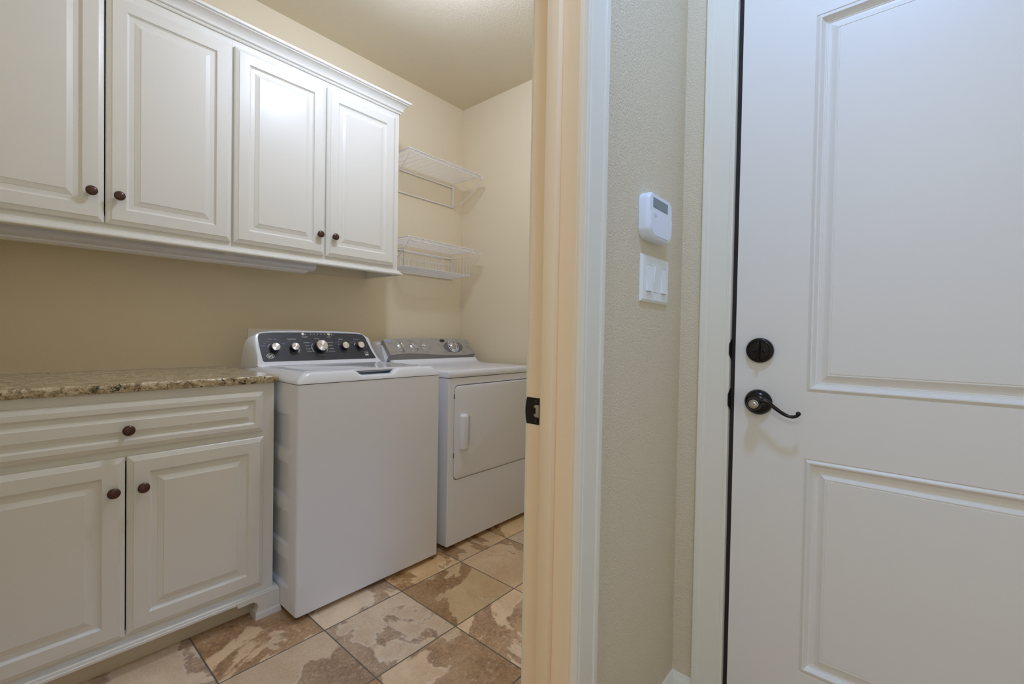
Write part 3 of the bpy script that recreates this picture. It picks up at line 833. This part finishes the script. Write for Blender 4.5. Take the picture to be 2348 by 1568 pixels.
    # dials
    def dial(x, z, r_, hgt, ang, big=False):
        c = pp(x, z, .0022)
        ref = uz
        mb = MB().lathe(c, nrm, [(r_*1.10, 0), (r_*1.10, .003), (r_*1.02, .004), (r_*1.0, hgt*.75)], 40, ref=(1, 0, 0))
        k = mb.build('dial', M['black'] if not big else M['black'], con, 40)
        mb = MB().lathe(c+nrm*(hgt*.72), nrm, [(r_*1.0, 0), (r_*.99, hgt*.18), (r_*.95, hgt*.25), (r_*.86, hgt*.25), (r_*.83, hgt*.225), (r_*.40, hgt*.235), (.0005, hgt*.24)], 40, ref=(1, 0, 0))
        mb.build('dial_face', M['chrome'], k, 30)
        d = Vector((math.cos(math.radians(ang)), 0, 0)) + uz*math.sin(math.radians(ang))
        e = nrm.cross(d)
        mb = MB()
        ci = c+nrm*(hgt*.98)
        a0, a1, wd = r_*.66, r_*1.0, r_*.045
        mb.loft([[ci+d*a0+e*wd, ci+d*a1+e*wd, ci+d*a1-e*wd, ci+d*a0-e*wd], [ci+d*a0+e*wd-nrm*hgt*.2, ci+d*a1+e*wd-nrm*hgt*.5, ci+d*a1-e*wd-nrm*hgt*.5, ci+d*a0-e*wd-nrm*hgt*.2]])
        mb.build('dial_pointer', M['black'], k, 0)
    dial(.8382, .9998, .0185, .027, 100); dial(.9253, .9999, .0185, .027, -20); dial(1.0507, 1.0021, .0280, .034, -68, True)
    dial(1.1775, 1.0043, .0180, .027, 45); dial(1.2638, 1.0058, .0180, .027, 100)
    for x, z in ((.9816, 1.0676), (1.1112, 1.0686)):
        MB().lathe(pp(x, z, .0022), nrm, [(.0082, 0), (.0082, .0016), (.0070, .0022), (.0062, .0014), (.0005, .0014)], 28, ref=(1, 0, 0)).build('push_button', M['chrome'], con, 30)
    return t
washer()

# ================================================================== DRYER
def dryer():
    x0, x1, y0, y1 = 1.4650, 2.1330, 1.665, 2.360
    t = thing('clothes_dryer', ((x0+x1)/2, 2.0, 0), 'white front-load dryer with silver control panel in the corner', 'dryer')
    zs = .8615
    do = (1.5000, 2.0890, .3480, .8265)
    mb = MB()
    fp = rrect(x0, x1, y0, y1, .006, 3); n = len(fp)
    lo = [(x, y, .026) for x, y in fp]; hi = [(x, y, zs) for x, y in fp]
    vlo = [mb.bm.verts.new(p) for p in lo]; vhi = [mb.bm.verts.new(p) for p in hi]
    for i in range(n):
        j = (i+1) % n
        if abs(fp[i][1]-y0) < 1e-6 and abs(fp[j][1]-y0) < 1e-6: continue
        mb.bm.faces.new((vlo[i], vlo[j], vhi[j], vhi[i]))
    mb.poly(hi); mb.poly(lo)
    rr = (.028, .014, .014, .030)
    hole = rrect(*do, rr, 8)
    mb.holed([(x0+.006, y0, .026), (x1-.006, y0, .026), (x1-.006, y0, zs), (x0+.006, y0, zs)], [[(x, y0, z) for x, z in hole]])
    mb.loft([[(x, y0, z) for x, z in hole], [(x, y0+.03, z) for x, z in hole]], True, False, True)
    body = mb.build('cabinet_shell', M['white'], t, 30)
    for x in (x0+.05, x1-.05):
        for y in (y0+.06, y1-.06):
            MB().lathe((x, y, 0), (0, 0, 1), [(.022, 0), (.022, .010), (.012, .011), (.012, .027)], 16).build('foot', M['black'], t)
    # top panel with a raised rear lip
    mb = MB()
    prof = [(y0-.003, .8650), (y0-.005, .8680), (y0-.005, .8900), (y0-.001, .8965), (y0+.006, .8985), (y0+.05, .8975), (2.06, .8975), (2.095, .8990), (2.120, .9040), (2.136, .9120), (2.148, .9230), (2.152, .9280), (y1, .9280), (y1, .8650)]
    def sec(x, k):
        return [(x, y, z - (0 if z < .88 else (k if z < .8990 else k+(z-.899)*(k/.006)*.6))) for y, z in prof]
    mb.loft([sec(x0-.002, .006), sec(x0, .0025), sec(x0+.006, 0), sec(x1-.045, 0), sec(x1-.020, .0), sec(x1-.006, 0), sec(x1, .0025), sec(x1+.002, .006)], True, True, True)
    mb.build('top_panel', M['white'], t, 40)
    # door
    dd = (do[0]+.0044, do[1]-.0040, do[2]+.0040, do[3]-.0046)
    out = rrect(*dd, tuple(max(.004, q-.003) for q in rr), 8)
    ins = lambda d: rrect(dd[0]+d, dd[1]-d, dd[2]+d, dd[3]-d, tuple(max(.003, q-.003-d) for q in rr), 8)
    pock = rrect(1.5680, 1.6150, .5060, .6660, (.02, .018, .018, .02), 8)
    pock2 = rrect(1.5720, 1.6080, .5160, .6560, (.016, .014, .014, .016), 8)
    mb = MB()
    yf = y0-.0030
    o1 = ins(.0035)
    mb.loft([[(x, y0+.025, z) for x, z in out], [(x, yf+.004, z) for x, z in out], [(x, yf+.0012, z) for x, z in ins(.001)], [(x, yf, z) for x, z in o1]], True, True, False)
    mb.holed([(x, yf, z) for x, z in o1], [[(x, yf, z) for x, z in pock]])
    mb.loft([[(x, yf, z) for x, z in pock], [(x, yf+.020, z) for x, z in pock2]], True, False, True)
    door = mb.build('door', M['white'], t, 30)
    mb = MB()
    hr = lambda d, y: [(x, y, z) for x, z in rrect(1.5410+d, 1.5870-d, .4960+d, .6760-d, tuple(max(.002, q-d) for q in (.014, .012, .012, .014)), 6)]
    mb.loft([hr(0, yf+.001), hr(0, yf-.006), hr(.002, yf-.017), hr(.006, yf-.022), hr(.014, yf-.024)], True, True, True)
    mb.build('handle', M['white'], door, 45)
    for z in (.475, .770):
        MB().box(do[0]+.0006, do[0]+.0030, y0-.002, y0+.01, z-.012, z+.012).build('hinge', M['black'], door)
    # console
    PY = lambda z: 2.16+(z-.925)*.5
    nrm = Vector((0, -1, .5)).normalized(); uz = Vector((0, .5, 1)).normalized()
    pp = lambda x, z, o=0: Vector((x, PY(z), z)) + nrm*o
    seam = [(1.4776, .9550), (1.5400, .9605), (1.5992, .9620), (1.6700, .9595), (1.7400, .9550), (1.8036, .9505), (1.8800, .9465), (1.9687, .9440), (2.0500, .9440), (2.1400, .9490)]
    top = [(2.1405, .9530), (2.1290, .9920), (2.1180, 1.0250), (2.1114, 1.0370), (2.1020, 1.0440), (2.0869, 1.0472), (2.0300, 1.0505), (1.9600, 1.0530), (1.8358, 1.0557), (1.7000, 1.0555), (1.5450, 1.0520), (1.4620, 1.0460), (1.4560, 1.0445), (1.4548, 1.0420)]
    face = seam + top
    mb = MB()
    mb.loft([[pp(x, z, -.032) for x, z in face], [pp(x, z, -.003) for x, z in face], [pp(x+(1.80-x)*.004, z+(1.0-z)*.02, 0) for x, z in face]], True, True, True)
    con = mb.build('console', M['silver'], t, 30); tag(con, 'silver control console')
    low = [(1.4455, .9235), (2.1135, .9240)]
    strip_b = [(1.4480+(2.1120-1.4480)*k/9, .9240) for k in range(10)]
    mb = MB()
    mb.loft([[pp(x, z, -.0004) for x, z in seam], [pp(x, z, -.006) for x, z in strip_b], [pp(x, z, -.034) for x, z in strip_b], [pp(x, z, -.034) for x, z in seam]], False, False, False)
    for k in (0, -1):
        mb.poly([pp(*seam[k], -.0004), pp(*strip_b[k], -.006), pp(*strip_b[k], -.034), pp(*seam[k], -.034)])
    mb.build('console_trim', M['silver_dark'], con, 30)
    # white back shell
    sh = [(1.4480, .9250), (1.4500, .9600), (1.4530, 1.0100), (1.4590, 1.0230), (1.4750, 1.0340), (1.60, 1.0440), (1.84, 1.0480), (2.05, 1.0440), (2.0980, 1.0340), (2.1120, .9800), (2.1130, .9250)]
    mb = MB(); mb.loft([[pp(x, z, -.030) for x, z in sh], [(x, 2.350, z-.004) for x, z in sh]], True, True, True)
    mb.build('console_back', M['white'], t, 30)
    # end cap edge highlight on the left side of the fascia
    mb = MB()
    mb.loft([[pp(1.4546, 1.0420, .0004), pp(1.4770, .9555, .0004)], [pp(1.4590, 1.0425, .0012), pp(1.4815, .9560, .0012)], [pp(1.4605, 1.0425, .0002), pp(1.4830, .9560, .0002)]], False, False, False)
    mb.build('end_edge', M['nickel'], con, 60)
    # knobs
    def put(x, z, o=.0005):
        c = pp(x, z, o); return lambda u, v: c + Vector((u, 0, 0)) + uz*v
    def knobd(x, z, r_, ang, name='knob'):
        c = pp(x, z, 0)
        mb = MB().lathe(c, nrm, [(r_, 0), (r_, .0015), (r_*.93, .0035), (r_*.86, .0030), (r_*.80, .0045), (r_*.55, .0095), (r_*.25, .0115), (.0005, .012)], 40, ref=(1, 0, 0))
        k = mb.build(name, M['silver_knob'], con, 50)
        d = Vector((math.cos(math.radians(ang)), 0, 0)) + uz*math.sin(math.radians(ang)); e = nrm.cross(d)
        mb = MB(); rings = []
        for i in range(-8, 9):
            s = i/8; w_ = r_*.30*math.sqrt(max(.02, 1-s*s)); hh = .006+.018*math.sqrt(max(.0, 1-s*s*.85))
            q = c + d*(s*r_*.90)
            rings.append([q+e*w_+nrm*.002, q+e*w_*.75+nrm*hh*.8, q+e*w_*.25+nrm*hh, q-e*w_*.25+nrm*hh, q-e*w_*.75+nrm*hh*.8, q-e*w_+nrm*.002])
        mb.loft(rings, True, True, True)
        mb.build('finger_grip', M['silver_knob'], k, 50)
        q = c + d*r_*.93
        MB().lathe(q+nrm*.0035, nrm, [(r_*.09, 0), (r_*.09, .002), (.0003, .0024)], 10, ref=(1, 0, 0)).build('pointer_mark', M['ink_red'], k, 0)
    knobd(1.5600, 1.0008, .0320, -72); knobd(1.6508, .9993, .0320, -35); knobd(1.7396, .9992, .0310, -6)
    # cycle dial on its oval field
    mb = MB(); n = 48
    ov = [(.0825*math.cos(2*PI*k/n), .0405*math.sin(2*PI*k/n)) for k in range(n)]
    P = put(1.9665, .9970, .0006); mb.poly([P(u, v) for u, v in ov])
    for k in range(9):
        zz = -.032+k*.008; hw = .0825*math.sqrt(1-(zz/.0405)**2)*.93
        mb.tube([P(-hw, zz), P(hw, zz)], .0005, 4)
    mb.build('oval_field', M['silver_dark'], con, 30, double=False)
    mb = MB(); mbk = MB(); mbl = MB()
    c = put(1.9655, 1.0025, .0030)
    q = lambda r_, a: c(r_*math.cos(math.radians(a)), r_*math.sin(math.radians(a)))
    for k in range(20):
        a0, a1 = k*18, k*18+18
        mb.poly([q(.0440, a0), q(.0440, a0+9), q(.0440, a1), q(.0260, a1), q(.0260, a0+9), q(.0260, a0)])
        if not (235 < a0+9 < 300):
            cq = lambda r_, a: q(r_, a) + nrm*.0004
            (mbk if not (300 <= a0+9 <= 330) else mbl).poly([cq(.0410, a0+4), cq(.0410, a0+14), cq(.0300, a0+14), cq(.0300, a0+4)])
        elif a0+9 > 268:
            cq = lambda r_, a: q(r_, a) + nrm*.0004
            mbl.poly([cq(.0430, a0), cq(.0430, a1), cq(.0290, a1), cq(.0290, a0)])
    mb.build('dial_ring', M['white_soft'], con, 0); mbk.build('dial_ring_marks', M['black'], con, 0)
    mbl.build('dial_ring_wedge', M['badge_blue'], con, 0)
    knobd(1.9655, 1.0025, .0265, 75, 'cycle_knob')
    MB().lathe(pp(1.8854, 1.0362), nrm, [(.0210, 0), (.0210, .0012), (.0200, .0018), (.0004, .0018)], 32, ref=(1, 0, 0), sx=.50).build('oval_window', M['black'], con, 30)
    MB().lathe(pp(2.0922, .9992), nrm, [(.0085, 0), (.0085, .003), (.0065, .0050), (.0004, .0055)], 24, ref=(1, 0, 0)).build('start_button', M['nickel'], con, 30)
    mb = MB(); P = put(1.4830, 1.0345, .0008)
    mb.poly([P(.0185*math.cos(2*PI*k/28), .0078*math.sin(2*PI*k/28)) for k in range(28)])
    tag(mb.build('brand_badge', M['badge_blue'], con, 0), 'lavender blue oval badge')
    mb = MB()
    T = lambda s, x, z, sz=.0070, al='CENTER': add_text(mb, s, sz, put(x, z, .0012), al, 1.1)
    T('My Cycle', 1.5461, 1.0392); T('Temperature', 1.6333, 1.0394, .0085); T('Signal', 1.7229, 1.0388)
    T('Off', 1.5560, 1.0290, .005); T('High', 1.5310, 1.0030, .0055); T('Low', 1.5980, 1.0000, .0055); T('Normal', 1.6420, 1.0300, .006); T('Med', 1.6900, 1.0030, .005); T('Low', 1.6170, 1.0100, .0055); T('Delicate', 1.6320, .9800, .005)
    T('Off', 1.7420, .9670, .006); T('On', 1.7770, .9970, .006); T('Damp alert', 1.5680, .9700, .0050)
    T('profile', 1.5160, .9713, .0075); T('sensor', 1.4960, 1.0225, .0060)
    T('COTTONS Speed Dry', 1.8600, 1.0080, .0050); T('AUTO SENSOR DRY', 1.8960, .9650, .0062); T('TIMED DRY', 2.0420, .9625, .0058); T('START', 2.0900, 1.0170, .0052); T('push', 2.0990, .9850, .0045)
    P = put(1.4900, .9716, .0012)
    for k in range(12):
        a, b = 2*PI*k/12, 2*PI*(k+1)/12
        mb.poly([P(.0036*math.cos(a), .0036*math.sin(a)), P(.0036*math.cos(b), .0036*math.sin(b)), P(.0024*math.cos(b), .0024*math.sin(b)), P(.0024*math.cos(a), .0024*math.sin(a))])
    P2 = put(1.4925, .9690, .0012); mb.poly([P2(0, 0), P2(.0025, -.002), P2(.0032, -.0012), P2(.0008, .0008)])
    absorb(con, mb, M['ink_dark'])
    return t
dryer()

# flat cover plate on the wall behind the washer
mb = MB().box(.8080, 1.0610, YB-.010, YB-.0005, .880, 1.0912, .0015, 1)
tag(mb.build('wall_cover_plate', M['boxplate'], None), 'flat cream cover plate on the wall behind the washer', 'wall plate')

# ================================================================== WIRE SHELVES
def arcpts(p0, p1, bulge, n=16):
    """curve in the YZ plane from p0 to p1 bowed by bulge"""
    p0, p1 = Vector(p0), Vector(p1); m = (p0+p1)/2; d = (p1-p0).normalized()
    nn = Vector((0, -d.z, d.y)); c = m + nn*bulge*2
    return [(p0*(1-t)*(1-t) + c*2*t*(1-t) + p1*t*t) for t in [k/n for k in range(n+1)]]

def wire_shelf(zd, zfront, zbar, zlow, label):
    xa, xb = 1.530, 2.108; yf, yw = 2.104, YB-.006
    t = thing('wire_shelf', ((xa+xb)/2, YB, zlow), label, 'wire shelf', 'wire shelves on the back wall')
    zz = lambda y: zd + (zfront-zd)*(yw-y)/(yw-yf)
    mb = MB()
    ny = 21
    for k in range(ny):                      # long wires
        y = yw - .004 - k*(yw-yf-.008)/(ny-1)
        mb.tube([(xa, y, zz(y)), (xb, y, zz(y))], .00085, 6)
    nx = 13
    for k in range(nx):                      # cross wires that turn down at the wall
        x = xa + .012 + k*(xb-xa-.024)/(nx-1)
        mb.tube([(x-.006, yf-.004, zz(yf)+.0035), (x+.006, yf-.004, zz(yf)+.0035)], .0022, 6)
        mb.tube([(x, yf-.002, zz(yf)+.0022), (x, yw-.006, zd+.0022), (x, yw-.001, zd-.001), (x, yw, zbar)], .0011, 6)
    mb.tube([(xa, yw, zd), (xa, yf, zfront)], .0022, 8); mb.tube([(xb, yw, zd), (xb, yf, zfront)], .0022, 8)
    mb.build('deck', M['wire'], t, 60, double=False)
    mb = MB()
    mb.tube([(xa, yf, zfront+.001), (xb, yf, zfront+.001)], .0032, 8)
    # dropped front lip
    mb.tube([(xa-.002, yf, zfront+.003), (xa+.012, yf-.003, zfront-.006), (xa+.022, yf-.005, zfront-.017), (xa+.034, yf-.006, zfront-.020), (xb-.004, yf-.006, zfront-.020), (xb+.006, yf-.005, zfront-.018), (xb+.004, yf-.002, zfront-.006), (xb-.004, yf, zfront+.002)], .0026, 8)
    mb.build('front_lip', M['wire'], t, 60, double=False)
    mb = MB().tube([(xa-.02, yw, zbar), (xb+.004, yw, zbar)], .0042, 10)
    mb.build('wall_rail', M['wire'], t, 60)
    mb = MB().tube([(xa-.02, yw, zlow), (xb+.006, yw, zlow)], .0042, 10)
    mb.build('lower_rod', M['wire'], t, 60)
    for x, s in ((xa+.004, 1), (xb-.002, 1)):
        pts = arcpts((x, yf-.004, zfront-.018), (x, yw-.012, zlow), -.030)
        pts.append(Vector((x, yw, zlow)))
        MB().tube(pts, .0024, 8).build('curved_brace', M['wire'], t, 60)
        mb = MB()
        mb.tube([(x-.005, yw-.001, zlow), (x-.005, yw-.001, zbar+.004)], .0030, 8); mb.tube([(x+.006, yw-.001, zlow), (x+.006, yw-.001, zd+.001)], .0030, 8)
        mb.build('upright', M['wire'], t, 60, double=False)
    return t
wire_shelf(2.1300, 2.1240, 2.1015, 1.9650, 'white wire shelf highest on the wall above the dryer')
wire_shelf(1.6370, 1.6285, 1.6045, 1.4645, 'lower white wire shelf above the dryer with a basket hung under it')
def basket():
    xa, xb, yf, yw = 1.565, 2.096, 2.190, YB-.016
    zb, zt = 1.4720, 1.5570
    t = thing('wire_basket', ((xa+xb)/2, 2.28, zb), 'white wire basket hanging under the lower wire shelf', 'basket')
    mb = MB()
    for k in range(16):
        y = yf + k*(yw-yf)/15; mb.tube([(xa, y, zb), (xb, y, zb)], .0011, 6)
    for k in range(24):
        x = xa + k*(xb-xa)/23; mb.tube([(x, yf, zb-.002), (x, yw, zb-.002)], .0012, 6)
    mb.build('basket_floor', M['wire'], t, 60, double=False)
    mb = MB()
    xm = 1.868
    mb.tube([(xa, yf, zt), (xm, yf, zt)], .0018, 6); mb.tube([(xa, yf-.002, zb+.004), (xb+.006, yf-.002, zb+.004)], .0022, 8)
    for k in range(16):
        x = xa + k*(xm-xa)/15; mb.tube([(x, yf, zb-.002), (x, yf, zt)], .0013, 6)
    mb.build('front_panel', M['wire'], t, 60, double=False)
    for x in (xa, xb):
        mb = MB()
        mb.tube([(x, yf, 1.577), (x, yw, 1.577)], .0013, 6); mb.tube([(x, yf, 1.600), (x, yw, 1.600)], .0013, 6)
        for k in range(7):
            y = yf + k*(yw-yf)/6; mb.tube([(x, y, zb), (x, y, 1.577 if k not in (0, 3, 6) else 1.630)], .0013, 6)
        mb.build('side_panel', M['wire'], t, 60, double=False)
    mb = MB()
    mb.tube([(xa, yw, zt), (xb, yw, zt)], .0014, 6)
    for k in range(20):
        x = xa + k*(xb-xa)/19; mb.tube([(x, yw, zb), (x, yw, zt)], .0012, 6)
    mb.build('back_panel', M['wire'], t, 60, double=False)
basket()

# ================================================================== HALL WALL DEVICES
def keypad():
    t = thing('alarm_keypad', (1.110, YF0, 1.33), 'pale blue-white alarm keypad with small grey screen above the switches', 'alarm keypad')
    x0, x1, z0, z1 = 1.0398, 1.1803, 1.3310, 1.4400
    def outline(d):
        pts = []
        rr = rrect(x0+d, x1-d, z0+d, z1-d, (.022, .022, .018, .018), 6)
        for x, z in rr:
            cx = (x-(x0+x1)/2)/((x1-x0)/2); cz = (z-(z0+z1)/2)/((z1-z0)/2)
            pts.append((x + .0035*cx*(1-cz*cz) - .0012*cx, z + .0035*cz*(1-cx*cx) - .001*cz))
        return pts
    mb = MB()
    mb.loft([[(x, YF0-.0005, z) for x, z in outline(-.001)], [(x, YF0-.016, z) for x, z in outline(-.001)], [(x, YF0-.024, z) for x, z in outline(0)], [(x, YF0-.0275, z) for x, z in outline(.003)]], True, True, True)
    o = mb.build('housing', M['keypad'], t, 40)
    zs = 1.3945
    mb = MB()
    flap = [(x, z) for x, z in outline(.0065) if z < zs-.004]
    left = min(p[0] for p in flap); right = max(p[0] for p in flap)
    flap = sorted([p for p in flap if p[0] < 1.11], key=lambda p: -p[1]) + sorted([p for p in flap if p[0] >= 1.11], key=lambda p: p[1])
    flap = [(flap[0][0], zs-.003)] + flap + [(flap[-1][0], zs-.003)]
    mb.loft([[(x, YF0-.0272, z) for x, z in flap], [(x, YF0-.0292, z) for x, z in flap], [(x+(1.11-x)*.012, YF0-.0300, z+(1.36-z)*.012) for x, z in flap]], True, False, True)
    fl = mb.build('flap', M['keypad'], t, 40)
    mb = MB().box(1.0600, 1.1510, YF0-.0283, YF0-.0270, 1.4045, 1.4290, .0008, 1)
    tag(mb.build('screen', M['lcd'], t), 'grey-green display screen')
    mb = MB()
    for xx, w_, z in ((1.0640, .011, 1.3868), (1.0640, .016, 1.3838), (1.0640, .009, 1.3808)):
        mb.poly([(xx, YF0-.03035, z), (xx+w_, YF0-.03035, z), (xx+w_, YF0-.03035, z+.0013), (xx, YF0-.03035, z+.0013)])
    absorb(fl, mb, mat('pale_print', (.50, .54, .60), .5))
keypad()

def switchplate():
    t = thing('light_switch', (1.136, YF0, 1.174), 'white three-gang rocker switch plate below the alarm keypad', 'light switch')
    x0, x1, z0, z1 = 1.0495, 1.2215, 1.1740, 1.2935
    R = lambda d, y: [(x0+d, y, z0+d), (x1-d, y, z0+d), (x1-d, y, z1-d), (x0+d, y, z1-d)]
    yp = YF0-.0072
    mb = MB(); mb.loft([R(0, YF0-.0003), R(0, YF0-.0022), R(.0045, yp+.0010), R(.0062, yp)], True, True, False)
    ctr = [1.1035, 1.1455, 1.1905]
    ctr = [1.0900, 1.1360, 1.1820]
    hw, hz, zc = .0170, .0340, 1.2343
    holes = [[(c-hw, yp, zc-hz), (c+hw, yp, zc-hz), (c+hw, yp, zc+hz), (c-hw, yp, zc+hz)] for c in ctr]
    mb.holed(R(.0062, yp), holes)
    for h in holes: mb.loft([h, [(x, yp+.004, z) for x, y, z in h]], True, False, True)
    mb.build('plate', M['plate'], t, 25)
    for c, up in zip(ctr, (True, False, True)):
        mb = MB(); a = hw-.0009; b = hz-.0009
        ft, fm, fb = (.0005, .0022, .0058) if up else (.0058, .0022, .0005)
        prof = [(zc+b, yp+.003), (zc+b, yp-ft), (zc, yp-fm), (zc-b, yp-fb), (zc-b, yp+.003)]
        mb.loft([[(c-a, y, z) for z, y in prof], [(c+a, y, z) for z, y in prof]])
        mb.build('rocker', M['plate'], t, 20)
    for c in ctr:
        for z in (1.2822, 1.1862):
            MB().lathe((c, yp, z), (0, -1, 0), [(.0034, 0), (.0030, .0010), (.0008, .0013)], 14).build('screw', M['plate'], t, 40)
switchplate()

# ================================================================== CEILING LIGHTS
def ceiling_light(x, y, r, m, label, drop=.10, hang=0):
    t = thing('ceiling_light', (x, y, H), label, 'ceiling light', 'ceiling lights')
    MB().lathe((x, y, H-.018), (0, 0, 1), [(r*1.05, 0), (r*1.08, .006), (r*1.02, .0178)], 48).build('base', M['nickel'], t, 40)
    if hang:
        MB().lathe((x, y, H-.017), (0, 0, -1), [(.012, 0), (.012, hang-drop)], 16).build('stem', M['nickel'], t, 40)
        prof = [(max(.002, r*math.sin(a)), -drop*math.cos(a)) for a in [k/18*PI for k in range(19)]]
        MB().lathe((x, y, H-hang), (0, 0, -1), prof, 40).build('glass_globe', m, t, 60)
        return
    prof = [(r, 0)] + [(r*math.cos(a), drop*math.sin(a)) for a in [k/10*PI/2 for k in range(1, 10)]] + [(.002, drop)]
    MB().lathe((x, y, H-.020), (0, 0, -1), prof, 40).build('glass_bowl', m, t, 60)
ceiling_light(1.09, 1.33, .060, M['lamp_laundry'], 'small glass globe ceiling light in the middle of the laundry room', .055, .165)
ceiling_light(.52, .02, .085, M['lamp_hall'], 'round glass ceiling light in the hall by the doorway', .06)
ceiling_light(-2.1, -.20, .060, M['lamp_far'], 'round glass ceiling light at the far end of the hall', .09)
